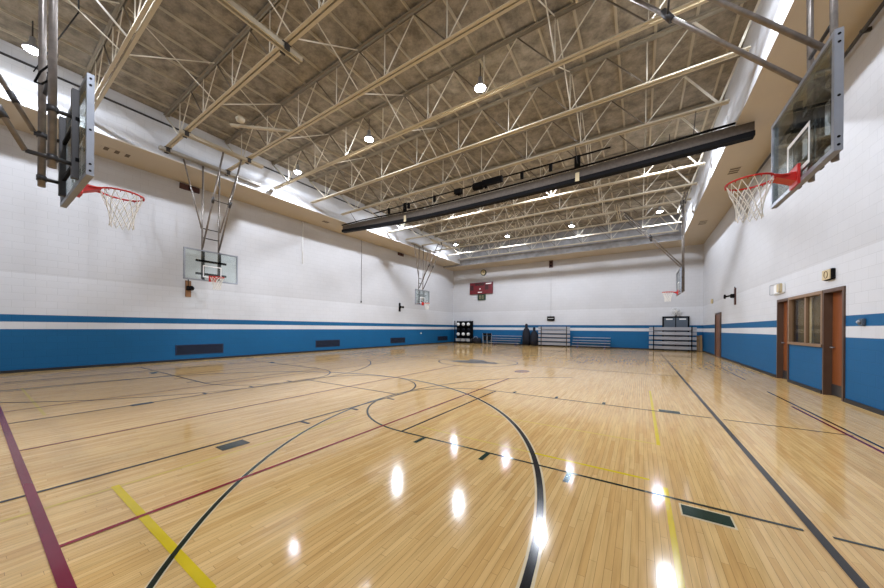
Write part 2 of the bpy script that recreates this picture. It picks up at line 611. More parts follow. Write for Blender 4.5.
bulkhead(5, XL, XR, YN, FN, 6.7, ZD + .3)
bulkhead(6, FR, XR, FN, FF, SR, ZD + .3)
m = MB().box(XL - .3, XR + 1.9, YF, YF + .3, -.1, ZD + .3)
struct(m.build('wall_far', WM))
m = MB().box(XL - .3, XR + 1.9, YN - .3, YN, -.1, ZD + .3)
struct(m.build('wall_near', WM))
# right wall with openings: door_1 9.02-9.82, window 9.88-11.6 (z 1.0-2.14), door_2 11.64-12.43
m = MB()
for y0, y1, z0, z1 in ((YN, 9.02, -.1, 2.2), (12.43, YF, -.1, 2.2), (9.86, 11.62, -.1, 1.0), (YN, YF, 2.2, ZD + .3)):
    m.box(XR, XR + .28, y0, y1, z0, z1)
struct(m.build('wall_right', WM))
# office behind the windows
m = MB()
m.box(XR + 1.75, XR + 1.9, 7.5, 14.0, -.1, 2.9).box(XR + .28, XR + 1.75, 7.4, 7.5, -.1, 2.9).box(XR + .28, XR + 1.75, 14.0, 14.1, -.1, 2.9)
m.box(XR + .28, XR + 1.9, 7.4, 14.1, 2.8, 2.95)
struct(m.build('wall_office', 'olive'))
# baseboards
struct(B(XL, XL + .025, YN, YF, 0, .075).build('baseboard_left', 'base'))
struct(B(XL + .025, XR - .025, YF - .025, YF, 0, .075).build('baseboard_far', 'base'))
m = MB()
for y0, y1 in ((YN, 9.0), (9.88, 11.6), (12.45, 19.5), (20.9, YF)): m.box(XR - .025, XR, y0, y1, 0, .075)
struct(m.build('baseboard_right', 'base'))

# ceiling deck and its bulb tee purlins
ce = struct(B(FL - .2, FR + .2, FN - .2, FF + .2, ZD, ZD + .12).build('ceiling', 'deck'))
x = -7.99
xs = [x + .75 * k for k in range(-6, 14)]
pm = None
for i, x in enumerate(xs):
    if x < FL + .1 or x > FR - .1: continue
    if pm is None:
        p = MB().box(-.028, .028, FN, FF, ZD - .02, ZD).box(-.012, .012, FN, FF, ZD - .045, ZD - .02).build('purlin', 'purlin', ce)
        pm = p.data
    else:
        p = bpy.data.objects.new('purlin', pm)
        COL.objects.link(p)
        p.parent = ce
    p.location.x = x
# thin ledger angle at the head of the left fascia
struct(B(FL, FL + .04, FN, FF, 7.86, 7.9).build('trim_1', 'dsteel'))
struct(B(FL - .005, FL + .05, FN, FF, SL, SL + .03).build('trim_2', 'white'))

# ------------------------------------------------------------------ roof trusses
TY = [1.78 + 1.72 * k for k in range(-2, 13)]
ZB, ZT = 7.11, 8.12
ordn = ['nearest', 'second', 'third', 'fourth', 'fifth', 'sixth', 'seventh', 'eighth', 'ninth', 'tenth', 'eleventh', 'twelfth', 'thirteenth']
def build_truss(y):
    t = thing('roof_truss', '', 'truss', (0, y, 0))
    m = MB()
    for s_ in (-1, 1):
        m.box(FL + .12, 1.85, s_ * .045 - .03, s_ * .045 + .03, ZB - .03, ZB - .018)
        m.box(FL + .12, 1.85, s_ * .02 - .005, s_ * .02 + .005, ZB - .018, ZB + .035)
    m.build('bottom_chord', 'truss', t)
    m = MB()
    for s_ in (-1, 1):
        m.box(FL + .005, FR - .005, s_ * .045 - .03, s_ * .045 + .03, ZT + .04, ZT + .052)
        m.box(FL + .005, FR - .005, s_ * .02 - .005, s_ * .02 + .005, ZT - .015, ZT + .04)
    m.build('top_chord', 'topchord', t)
    vm = dm = dm2 = None
    for k in range(0, 8):
        xb = .1 - 1.7 * k
        v = MB().box(-.01, .01, -.009, .009, ZB, ZT).build('web_vertical', 'trussweb', t) if vm is None else bpy.data.objects.new('web_vertical', vm)
        if vm is None: vm = v.data
        else:
            COL.objects.link(v); v.parent = t
        v.location.x = xb
        for s_ in (-1, 1):
            if k == 7 and s_ == -1: continue
            if s_ == -1:
                if dm is None:
                    d = MB().bar((0, 0, ZB), (-.85, 0, ZT), .022, .026).build('web_diagonal', 'webshade', t); dm = d.data
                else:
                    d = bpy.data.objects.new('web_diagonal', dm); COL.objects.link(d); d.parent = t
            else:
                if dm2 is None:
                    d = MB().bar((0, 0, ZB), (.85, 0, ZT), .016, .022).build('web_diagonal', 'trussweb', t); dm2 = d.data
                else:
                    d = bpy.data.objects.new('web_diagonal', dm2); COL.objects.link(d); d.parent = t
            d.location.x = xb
    MB().bar((-11.8, 0, ZB), (FL + .02, 0, ZT), .03, .045).build('end_web', 'trussweb', t)
    MB().bar((1.66, 0, ZB), (FR - .02, 0, ZT), .03, .045).build('end_web', 'trussweb', t)
    MB().bar((.95, 0, ZT), (1.66, 0, ZB), .03, .045).build('end_web', 'trussweb', t)
    return t
T0 = build_truss(TY[0])
for i, y in enumerate(TY):
    t = T0 if i == 0 else dup(T0, (0, y, 0))
    if i < 2:
        t['label'] = ('cream roof truss behind the camera, outside the picture', 'cream roof truss directly above the camera, outside the picture')[i]
    else:
        e = ' just in front of the far wall' if i == 14 else (' over the raised curtain' if i == 7 else '')
        t['label'] = 'cream roof truss, %s counted from the camera%s' % (ordn[i - 2], e)
    t['group'] = 'open-web roof trusses'
# cross bridging between trusses
bx = {-9.25: 'left', -5.85: 'middle', -1.6: 'right'}
c0 = None
for i in range(0, 14):
    for x, nm in bx.items():
        if c0 is None:
            c0 = thing('cross_bridging', '', 'bridging', (x, TY[i], 0), 0)
            MB().tube((0, .06, ZB + .02), (0, 1.66, ZT), .013, 6).build('rod', 'trussweb', c0)
            MB().tube((.03, .06, ZT), (.03, 1.66, ZB + .02), .013, 6).build('rod', 'trussweb', c0)
            c = c0
        else:
            c = dup(c0, (x, TY[i], 0))
        where = ('behind the camera', 'just above the camera')[i] if i < 2 else 'between the %s and %s trusses' % (ordn[i - 2], ordn[min(12, i - 1)])
        c['label'] = 'crossed cream bridging rods %s, %s row' % (where, nm)
        c['group'] = 'cross bridging between roof trusses'

# ------------------------------------------------------------------ lamps
# wide-throw reflector: the candela table of the fixture, as an internal IES text
ANG = [0, 10, 20, 30, 40, 50, 60, 66, 70, 74, 77, 80, 83, 86, 90, 94, 120, 180]
CD = [900, 920, 960, 1040, 1180, 1400, 1750, 1950, 1950, 1500, 700, 260, 240, 440, 440, 120, 60, 30]
ies = bpy.data.texts.new('high_bay_ies')
ies.write('IESNA:LM-63-1995\nTILT=NONE\n1 1000 1 %d 1 1 2 -0.1 0 0\n1 1 100\n%s\n0\n%s\n' % (len(ANG), ' '.join(map(str, ANG)), ' '.join(map(str, CD))))
lamp_light = bpy.data.lights.new('lamp_light', 'POINT')
lamp_light.energy = LAMP_WATTS
lamp_light.color = LAMP_COLOUR
lamp_light.shadow_soft_size = 0.06
lamp_light.use_nodes = True
_lt = lamp_light.node_tree
_ie = _lt.nodes.new('ShaderNodeTexIES')
_ie.mode = 'INTERNAL'
_ie.ies = ies
_ie.inputs['Strength'].default_value = 1.0
_lt.links.new(_ie.outputs[0], _lt.nodes['Emission'].inputs['Strength'])
L0 = None
LZ = 7.56
cols = [(-11.6, 'in the row along the left wall'), (-7.57, 'in the second row from the left wall'),
        (-3.52, 'in the second row from the right wall'), (.83, 'in the row along the right wall')]
rows = [(.79, 'nearest'), (7.2, 'second back'), (13.38, 'third back'), (19.8, 'farthest back')]
for y, rn in rows:
    for x, cn in cols:
        if L0 is None:
            L0 = thing('high_bay_lamp', '', 'lamp', (x, y, LZ))
            MB().lathe([(.03, .3), (.05, .28), (.055, .16), (.14, .04), (.15, .0), (.14, .0), (.08, .1)], 20).build('housing', 'lamphouse', L0)
            MB().lathe([(.02, -.05), (.085, -.04), (.13, -.01), (.14, .01), (.1, .03)], 20).build('lens', 'lens', L0)
            MB().tube((0, 0, .29), (0, 0, ZD - LZ), .012, 6).build('hanger', 'dsteel', L0)
            lo_ = bpy.data.objects.new('lamp_light', lamp_light)
            COL.objects.link(lo_)
            lo_.parent = L0
            lo_.location = (0, 0, -.12)
            o = L0
        else:
            o = dup(L0, (x, y, LZ))
        o['label'] = 'glowing ceiling lamp %s, %s' % (cn, rn)
        o['group'] = 'high-bay ceiling lamps'

# ------------------------------------------------------------------ basketball backstops
def net_mesh():
    m = MB()
    N, rows_ = 12, 5
    rad = [.198, .165, .135, .115, .11, .115]
    zz = [0, -.1, -.19, -.275, -.35, -.42]
    def P(k, j):
        a = 2 * PI * (j + .5 * (k % 2)) / N
        return (rad[k] * math.cos(a), rad[k] * math.sin(a), zz[k])
    for k in range(rows_):
        for j in range(N):
            a = P(k, j)
            if k % 2 == 0: b, c = P(k + 1, j), P(k + 1, j - 1)
            else: b, c = P(k + 1, j), P(k + 1, j + 1)
            m.tube(a, b, .0045, 5, cap=False)
            m.tube(a, c, .0045, 5, cap=False)
    return m
BW, BH, BZ = .82, 1.07, 2.92
def board_parts(t, BW=.82):
    g = B(-BW + .05, BW - .05, -.03, -.012, BZ + .05, BZ + BH - .05).build('backboard', 'bglass', t)
    m = MB()
    for x0, x1 in ((-.28, -.25), (.25, .28)): m.box(x0, x1, -.012, -.009, BZ + .13, BZ + .55)
    for z0, z1 in ((BZ + .13, BZ + .17), (BZ + .51, BZ + .55)): m.box(-.25, .25, -.012, -.009, z0, z1)
    o = m.build('target_square', 'white', g)
    m = MB()
    d0, d1 = -.055, 0.0
    for s_ in (-1, 1):
        x0, x1 = sorted((s_ * BW, s_ * (BW - .045)))
        m.box(x0, x1, d0, d1, BZ, BZ + BH)
        for z in (.05, .12, BH - .05, BH - .12, BH * .45):
            m.tube((s_ * BW, d0 + .027, BZ + z), (s_ * (BW + .004), d0 + .027, BZ + z), .011, 8, mi=1)
    m.box(-BW + .045, BW - .045, d0, d1, BZ, BZ + .045)
    m.box(-BW + .045, BW - .045, d0, d1, BZ + BH - .045, BZ + BH)
    m.build('backboard_frame', ['alu', 'black'], t)
    m = MB().torus((0, .37, 3.05), .205, .011, 36, 8)
    for k in range(12):
        a = 2 * PI * (k + .5) / 12
        m.torus((.205 * math.cos(a), .37 + .205 * math.sin(a), 3.034), .012, .003, 8, 4, axis='y')
    for s_ in (-1, 1): m.tube((s_ * .05, .02, 3.02), (s_ * .13, .215, 3.045), .009)
    r = m.build('rim', 'rim', t)
    m = MB().box(-.11, .11, 0, .022, 2.91, 3.12).box(-.075, .075, .02, .17, 3.03, 3.05)
    m.quad([(-.075, .02, 2.95), (-.075, .17, 3.03), (-.075, .02, 3.03)])
    m.quad([(.075, .02, 2.95), (.075, .17, 3.03), (.075, .02, 3.03)])
    m.quad([(-.075, .02, 2.95), (.075, .02, 2.95), (.075, .17, 3.03), (-.075, .17, 3.03)])
    m.build('rim_bracket', 'rim', r)
    n = net_mesh().build('net', 'net', t, (0, .37, 3.04))

def mounts(t, mx, my, thin=False):
    for z in (BZ + .25, BZ + .7):
        m = MB().box(-.46, .46, -.085, -.055, z - .02, z + .02) if thin else MB().box(-.46, .46, -.11, -.055, z - .035, z + .035)
        m.build('mount_bracket', 'black', t)
    for s_ in (-1, 1):
        B(s_ * mx - .035, s_ * mx + .035, -.11, -.055, BZ + .045, BZ + BH - .045).build('upright_channel', 'dsteel', t)

def side_backstop(label, loc, rz, brx, bz0, left, bw=.82):
    """local +y faces the court; masts hang at y=-.17"""
    t = thing('basketball_hoop', label, 'basketball hoop', loc, rz, 'ceiling-hung basketball hoops')
    board_parts(t, bw)
    mounts(t, .25, 0)
    ztop = 6.96
    for s_ in (-1, 1):
        MB().tube((s_ * .25, -.19, BZ + .1), (s_ * .25, -.15, ztop), .028, 10).build('mast', 'steel', t)
        b = MB().tube((s_ * .25, -.13, bz0), (s_ * .265, brx, ztop), .028, 10).build('brace', 'steel', t)
        f = .52
        y, z = -.13 + (brx + .13) * f, bz0 + (ztop - bz0) * f
        MB().tube((s_ * .25, y - .05, z - .09), (s_ * .262, y + .05, z + .09), .042, 10).build('hinge_sleeve', 'dsteel', b)
        if left:
            MB().tube((s_ * .28, -.15, 4.75), (s_ * .8, -.15, ztop), .022, 8).build('side_stay', 'steel', t)
    f = .52
    y, z = -.13 + (brx + .13) * f, bz0 + (ztop - bz0) * f
    MB().tube((-.25, y, z), (.25, y, z), .014, 8).build('cross_tube', 'dsteel', t)
    for z in ((4.78, 4.45) if left else (4.4, 5.6)):
        MB().tube((-.25, -.17, z), (.25, -.17, z), .018, 8).build('cross_tube', 'dsteel', t)
    return t
near_Y, far_Y = 4.74, 17.3
side_backstop('glass-board basketball hoop hung in front of the left wall, the nearer one', (-12.78, near_Y, 0), -PI / 2, 1.46, 4.1, True)
side_backstop('small glass-board basketball hoop at the far end of the left wall', (-12.78, far_Y, 0), -PI / 2, 1.46, 4.1, True)
side_backstop('large glass-board basketball hoop at upper right, close to the camera', (1.42, 4.9, 0), PI / 2, 2.3, 4.15, False, .775)
side_backstop('edge-on basketball hoop near the far right corner above the grey double door', (1.42, 17.3, 0), PI / 2, 2.1, 4.15, False)
# main court hoop, seen from behind at upper left
t = thing('basketball_hoop', 'basketball hoop at upper left seen from behind its thick steel mast', 'basketball hoop', (-5.7, .73, 0), 0, 'ceiling-hung basketball hoops')
board_parts(t)
mounts(t, .42, 0, True)
for s_, bzz, yy in ((-1, 3.66, -.3), (1, 3.12, -.41)):
    MB().tube((s_ * .42, -.24, 3.02), (s_ * .42, -.24, 6.96), .032, 12).build('mast', 'steel', t)
    for z in (3.12, 3.64):
        k = MB().tube((s_ * .42, min(-.3, yy) if abs(z - bzz) < .1 else -.28, z), (s_ * .42, -.1, z), .022, 10)
        k.tube((s_ * .42, -.24, z - .03), (s_ * .42, -.24, z + .03), .042, 12)
        k.build('link_arm', 'dsteel', t)
    b = MB().tube((s_ * .42, yy, bzz), (s_ * .42, -1.9 - (.3 if s_ > 0 else 0), 6.96), .024, 10).build('brace', 'steel', t)
    y2, z2 = yy - .12, bzz + .12 * 2.15
    MB().tube((s_ * .42, y2, z2), (s_ * .42, y2 - .05, z2 + .11), .032, 10).build('hinge_sleeve', 'dsteel', b)
MB().tube((-.42, -.22, 4.15), (.42, -.22, 4.25), .02, 8).build('cross_tube', 'dsteel', t)
MB().path([(.1, -.24, 4.25), (.14, -.3, 4.12), (.08, -.33, 4.02), (.0, -.28, 4.06), (.03, -.22, 4.14)], .01).build('hook', 'black', t)

# rails that carry the backstops under the trusses
def rail(label, x, y0, y1, z0=6.97, z1=7.065, w_=.05, mt='truss', clamps=()):
    t = thing('support_rail', label, 'rail', (x, (y0 + y1) / 2, z0), 0, 'backstop support rails')
    h = (y1 - y0) / 2
    m = MB()
    for s_ in (-1, 1): m.box(s_ * w_ - .018, s_ * w_ + .018, -h, h, 0, z1 - z0)
    m.build('rail_beam', mt, t)
    for ty in TY:
        if y0 - .05 <= ty <= y1 + .05:
            yy = ty - (y0 + y1) / 2
            m = MB().box(-.09, .09, yy - .09, yy + .09, z1 - z0, z1 - z0 + .02)
            m.box(-.1, -.07, yy - .05, yy + .05, -.03, z1 - z0).box(.07, .1, yy - .05, yy + .05, -.03, z1 - z0)
            m.build('clamp', 'dsteel', t)
    return t
for yc, nm in ((4.4, 'near'), (17.26, 'far')):
    rail('cream double rail under the trusses carrying the braces of the %s left-wall hoop' % nm, -11.32, yc - 1.05, yc + 1.3)
    rail('grey rail along the left bulkhead carrying the masts of the %s left-wall hoop' % nm, -12.86, yc - 1.1, yc + 2.0, mt='tube')
    rail('rail above the masts of the %s right-hand hoop' % nm, 1.57, yc - 1.1, yc + 1.3, mt='steel')
    rail('rail holding the brace tops of the %s right-hand hoop' % nm, -.9, yc - 1.1, yc + 1.3)
rail('thick cream rail above the upper-left hoop, its end poking past the third truss', -6.12, -1.8, 3.85, mt='truss')
rail('short rail above the upper-left hoop, out of the picture', -5.28, -1.8, 1.9, mt='truss')
# white bracing tube near the upper-left hoop
tag(MB().tube((-8.76, 1.78, 7.16), (-8.1, .1, 8.05), .02, 8).build('bracing_rod', 'white'), 'bright white slanted bracing tube above the upper-left hoop', 'rod')
tag(MB().path([(FL + .05, .9, 7.75), (-9.5, 1.2, 7.62), (-7.6, .95, 7.02)], .012, 6).build('hoist_cable', 'black'), 'black hoist cable slanting up behind the upper-left hoop', 'cable')

# heater duct / unit glimpsed among the trusses at the left
t = thing('slanted_duct', 'cream slanted duct arm among the trusses above the left hoop', 'duct', (-9.75, 4.35, 7.2))
MB().bar((-.3, -.2, 0), (.9, .9, 0), .09, .05).build('arm', 'truss', t)
MB().lathe([(.05, 0), (.1, .03), (.12, .1), (.06, .16)], 14, c=(.1, -.12, -.02)).build('head', 'truss', t)

# ------------------------------------------------------------------ divider curtain
t = thing('divider_curtain', 'rolled-up dark divider curtain hanging across the gym below the trusses', 'curtain', (0, 10.9, 0))
def sagz(x, z): return z + .16 * (((x + 5.5) / 8) ** 2) - .12 + (.12 * max(0, (-x - 8) / 5.4) if x < -8 else 0)
X0, X1, n = -13.35, 2.42, 40
def sheet(zlo, zhi, y0, y1, mt, nm):
    m = MB()
    P = []
    for i in range(n + 1):
        x = X0 + (X1 - X0) * i / n
        P.append([m.bm.verts.new((x, yy, zz)) for yy, zz in ((y0, sagz(x, zlo)), (y1, sagz(x, zlo)), (y1, zhi(x)), (y0, zhi(x)))])
    for a, b in zip(P, P[1:]):
        for j in range(4):
            m.bm.faces.new((a[j], a[(j + 1) % 4], b[(j + 1) % 4], b[j]))
    m.bm.faces.new(P[0][::-1]); m.bm.faces.new(P[-1])
    return m.build(nm, mt, t)
top = lambda x: min(6.72, sagz(x, 6.66))
sheet(6.36, top, -.05, .05, 'curtain', 'rolled_mesh')
sheet(6.24, lambda x: sagz(x, 6.37), -.11, .11, 'black', 'bottom_roll')
m = MB()
for i in range(n):
    xa, xb = X0 + (X1 - X0) * i / n, X0 + (X1 - X0) * (i + 1) / n
    m.tube((xa, -.09, top(xa) + .035), (xb, -.09, top(xb) + .035), .032, 6)
m.build('hanging_pipe', 'black', t)
m = MB()
m.tube((-11.0, -.1, 6.92), (-.8, -.1, 6.98), .026, 8)
for x in (-10.0, -8.8, -7.4, -6.2, -5.0, -3.6, -2.6): m.box(x - .05, x + .05, -.14, -.06, 6.72, 6.97)
m.build('drive_pipe', 'black', t)
m = MB().lathe([(.12, -.2), (.14, -.16), (.14, .16), (.12, .2)], 14, c=(-5.3, -.18, 6.84), axis='x')
m.build('winch_motor', 'black', t)
B(-5.1, -4.3, -.26, -.1, 6.78, 6.98).build('gear_housing', 'black', t)
B(-6.35, -6.05, -.24, -.06, 6.76, 6.94).build('gear_housing', 'black', t)
for x in (-9.0, -1.75):
    m = MB().box(x - .09, x + .09, -.14, -.11, 6.62, 7.0)
    m.build('hanger_plate', 'black', t)
    B(x - .06, x + .06, -.125, -.115, 6.16, 6.44).build('hanger_strap', 'tan', t)
for ty in (TY[7] - 10.9,):
    for x in (-12.2, -9.0, -5.4, -1.75, 1.2):
        MB().tube((x, -.1, 6.7), (x, ty, ZB - .02), .012, 6).build('hanger_rod', 'dsteel', t)

# ------------------------------------------------------------------ right wall doors and office window
def door(n, y0, y1, label_glass=False):
    d = struct(MB().box(XR + .1, XR + .14, y0 + .05, y1 - .05, .02, 2.12).build('door_%d' % n, 'door'))
    m = MB()
    m.box(XR - .025, XR + .24, y0, y0 + .05, 0, 2.2)
    m.box(XR - .025, XR + .24, y1 - .05, y1, 0, 2.2)
    m.box(XR - .025, XR + .24, y0 + .05, y1 - .05, 2.13, 2.2)
    m.build('door_frame', 'frame', d)
    B(XR + .09, XR + .1, y0 + .05, y1 - .05, .02, .24).build('kick_plate', 'dsteel', d)
    m = MB().tube((XR + .1, y1 - .14, 1.0), (XR + .05, y1 - .14, 1.0), .012).tube((XR + .055, y1 - .2, 1.0), (XR + .055, y1 - .1, 1.0), .012)
    m.build('door_handle', 'alu', d)
    return d
door(1, 9.03, 9.83)
door(2, 11.62, 12.42)
wn = struct(MB().box(XR + .03, XR + .036, 9.9, 11.58, 1.05, 2.13).build('window_1', 'wglass'))
m = MB()
m.box(XR - .03, XR + .06, 9.84, 9.9, 1.0, 2.2).box(XR - .03, XR + .06, 11.56, 11.61, 1.0, 2.2)
m.box(XR - .03, XR + .2, 9.9, 11.56, 2.13, 2.2)
m.box(XR, XR + .06, 10.69, 10.77, 1.05, 2.13)
m.build('window_frame', 'framel', wn)
B(XR - .04, XR + .22, 9.84, 11.61, .99, 1.05).build('window_sill', 'framel', wn)
# things seen through the office window
for y0, lb in ((11.18, 'left'), (10.33, 'right')):
    m = MB()
    P = [(XR + .13 + .03 * (i % 2), y0 + i * .045) for i in range(9)]
    for (xa, ya), (xb, yb) in zip(P, P[1:]): m.quad([(xa, ya, 1.06), (xb, yb, 1.06), (xb, yb, 2.16), (xa, ya, 2.16)])
    for (xa, ya), (xb, yb) in zip(P, P[1:]): m.quad([(xa + .006, ya, 1.06), (xb + .006, yb, 1.06), (xb + .006, yb, 2.16), (xa + .006, ya, 2.16)])
    tag(m.build('office_drape', 'olive'), 'brown pleated drape behind the %s office window pane' % lb, 'drape')
tag(B(XR + .16, XR + .2, 10.9, 11.12, 1.01, 2.18).build('office_post', 'tan'), 'pale strip behind the left office window pane', 'post')
tag(B(XR + .16, XR + .2, 10.02, 10.16, 1.01, 2.18).build('office_post', 'white'), 'narrow white post behind the right office window pane', 'post')
t = thing('added_office_lamp', 'added unseen lamp brightening the office behind the right-hand windows', 'lamp', (XR + .9, 11.6, 2.72))  # not seen through the panes, added to brighten the office interior
B(-.15, .15, -.5, .5, 0, .08).build('housing', 'white', t)
_ol = bpy.data.lights.new('office_fill_light', 'POINT')
_ol.energy = 12
_ol.shadow_soft_size = .1
_oo = bpy.data.objects.new('office_fill_light', _ol)
COL.objects.link(_oo)
_oo.parent = t
_oo.location = (0, 0, -.15)
# far right door
d = struct(MB().box(XR - .02, XR + .01, 19.66, 20.72, .02, 2.12).build('door_3', 'bdoor'))
m = MB().box(XR - .05, XR, 19.56, 19.66, 0, 2.2).box(XR - .05, XR, 20.72, 20.82, 0, 2.2).box(XR - .05, XR, 19.66, 20.72, 2.12, 2.2)
m.build('door_frame', 'frame', d)
MB().tube((XR - .02, 19.8, 1.0), (XR - .08, 19.8, 1.0), .015).tube((XR - .08, 19.78, 1.0), (XR - .08, 19.9, 1.0), .015).build('door_handle', 'alu', d)
# far double door with lights above
d = struct(MB().box(1.3, 1.9, YF - .05, YF, .02, 2.12).box(1.93, 2.53, YF - .05, YF, .02, 2.12).build('door_4', 'slate'))
MB().box(1.22, 1.3, YF - .09, YF, 0, 2.2).box(2.53, 2.61, YF - .09, YF, 0, 2.2).box(1.3, 2.53, YF - .09, YF, 2.12, 2.2).box(1.895, 1.935, YF - .08, YF, 0, 2.12).build('door_frame', 'black', d)
for x in (1.42, 2.1): B(x, x + .34, YF - .058, YF - .05, 1.98, 2.06).build('door_light', 'white', d)

# things on the right wall
t = thing('wall_clock', 'square tan clock box on the right wall above the near office door', 'clock', (XR, 9.55, 2.38))
B(-.06, 0, -.17, .17, 0, .22, bevel=.01).build('case', 'black', t)
B(-.075, -.06, -.15, .17, .01, .21, bevel=.004).build('face', 'tan', t)
MB().torus((-.078, 0, .11), .07, .006, 20, 5, axis='x').build('dial', 'frame', t)
t = thing('emergency_light', 'white wire-caged box with tan front on the right wall above the farther office door', 'light box', (XR, 12.28, 2.36))
B(-.05, 0, -.36, .3, 0, .27, bevel=.01).build('housing', 'white', t)
B(-.1, -.05, -.36, -.1, .03, .26, bevel=.01).build('front', 'tan', t)
m = MB()
for z in (.0, .27): m.path([(-.12, -.38, z), (-.12, .32, z), (0, .32, z)], .006)
for y in (-.38, .32): m.tube((-.12, y, 0), (-.12, y, .27), .006)
m.build('wire_guard', 'alu', t)
t = thing('fire_alarm_pull', 'small grey switch box on the blue stripe beside the near office door', 'switch', (XR, 8.47, 1.44))
B(-.04, 0, -.08, .08, 0, .12, bevel=.01).build('box', 'slate', t)
MB().lathe([(.02, 0), (.035, .02), (.03, .04)], 12, c=(-.08, 0, .06), axis='x').build('knob', 'alu', t)
def winch(label, loc, rz, plank, ph=.62):
    t = thing('crank_winch', label, 'winch', loc, rz, 'wall-mounted hoop winches')
    B(-.09, .09, -.04, 0, -ph / 2, ph / 2, bevel=.005).build('backing_plank', plank, t)
    m = MB().box(-.07, .07, -.16, -.04, -.06, .1, bevel=.01).tube((0, -.16, .03), (0, -.3, .0), .035, 10)
    m.lathe([(.03, 0), (.09, -.01), (.09, -.06), (.03, -.07)], 16, c=(0, -.3, .0), axis='y')
    m.build('winch_body', 'black', t)
    MB().tube((0, -.03, .1), (0, -.03, ph / 2 + .05), .015).build('drive_shaft', 'black', t)
    return t
winch('black crank winch on a brown plank on the left wall below the near hoop', (XL, 4.64, 2.78), PI / 2, 'plank')
winch('small black crank winch on the left wall beside the far hoop', (XL, 17.05, 2.82), PI / 2, 'black')
winch('black crank winch on a dark brown plank high on the right wall', (XR, 17.0, 2.72), -PI / 2, 'dplank', .68)
tag(B(XR - .08, XR, 21.55, 21.8, 2.76, 3.0, bevel=.02).build('wall_speaker', 'tan'), 'small tan box high on the right wall above the brown door', 'speaker')
m = MB().tube((XR - .1, 3.0, 6.47), (XR - .1, 14.5, 6.47), .03, 8)
t = thing('sprinkler_pipe', 'dark pipe running under the soffit along the right wall', 'pipe', (0, 0, 0))
m.build('pipe', 'dsteel', t)
for y in (5, 8.3, 11.5): MB().box(XR - .13, XR - .004, y - .02, y + .02, 6.44, 6.5).build('bracket', 'dsteel', t)
def slot_vent(label, x0, x1, y0, y1, z):
    t = thing('soffit_vent', label, 'vent', ((x0 + x1) / 2, (y0 + y1) / 2, z), 0, 'small soffit vents')
    hx, hy = (x1 - x0) / 2, (y1 - y0) / 2
    m = MB().box(-hx, hx, -hy, hy, -.012, 0)
    m.build('frame', 'soffit', t)
    for i in range(3):
        y = -hy + (i + .5) * 2 * hy / 3
        B(-hx * .85, hx * .85, y - .05, y + .05, -.016, -.012).build('slot', 'slot', t)
slot_vent('dark slotted vent in the right soffit beside the near hoop net', 2.45, 2.75, 13.6, 14.1, SR)
slot_vent('slotted vent in the right soffit near the far corner', 2.4, 2.75, 19.4, 20.1, SR)
slot_vent('small dark vent in the left soffit next to the curtain end', -13.85, -13.6, 9.9, 10.25, SL)
slot_vent('slotted vent in the left soffit above the upper-left hoop', -14.0, -13.7, 2.2, 2.9, SL)
for i, (y, w_, lb) in enumerate(((4.66, .62, 'reddish-brown box under the left soffit above the near hoop'), (17.1, .6, 'reddish-brown box under the left soffit near the far hoop'))):
    t = thing('speaker_box', lb, 'box', (XL, y, 6.56))
    B(0, .08, -w_ / 2, w_ / 2, 0, .2, bevel=.008).build('case', 'brownbox', t)
    MB().box(.08, .085, -.05, .05, .03, .17).build('grille', 'black', t)
# left wall vents
v0 = None
for y0, y1, lb in ((4.27, 5.85, 'nearest'), (10.22, 11.78, 'second'), (16.11, 17.7, 'third'), (22.05, 23.7, 'farthest')):
    if v0 is None:
        v0 = thing('wall_vent', '', 'vent', (XL, (y0 + y1) / 2, .24))
        h = .79
        MB().box(0, .02, -h, h, 0, .025).box(0, .02, -h, h, .355, .38).box(0, .02, -h, -h + .03, .025, .355).box(0, .02, h - .03, h, .025, .355).build('frame', 'vent', v0)
        m = MB().box(0, .004, -h + .03, h - .03, .025, .355)
        m.build('back', 'ventdark', v0)
        m = MB()
        for i in range(9):
            z = .045 + i * .036
            m.box(.004, .016, -h + .03, h - .03, z, z + .012)
        m.build('louvres', 'vent', v0)
        o = v0
    else: o = dup(v0, (XL, (y0 + y1) / 2, .24))
    o['label'] = 'dark blue louvred vent low in the left wall, %s of the four from the camera' % lb
    o['group'] = 'low wall vents'
tag(MB().lathe([(.06, 0), (.055, .02), (.02, .03)], 16, c=(XL, 19.67, .91), axis='x').build('wall_outlet', 'white'), 'small round white fitting on the blue part of the left wall', 'outlet')
tag(MB().tube((XL + .022, 9.4, 4.6), (XL + .02, 9.4, SL), .022, 8).build('conduit', 'white'), 'white vertical conduit on the left wall between hoop and curtain', 'conduit')
t = thing('pull_cord', 'thin dark pull cord on the left wall beside the curtain', 'cord', (XL + .03, 13.38, 3.0))
MB().tube((0, 0, 0), (0, 0, SL - 3.0), .01, 6).build('cord', 'dsteel', t)
B(-.02, .02, -.03, .03, -.12, 0).build('handle', 'dsteel', t)

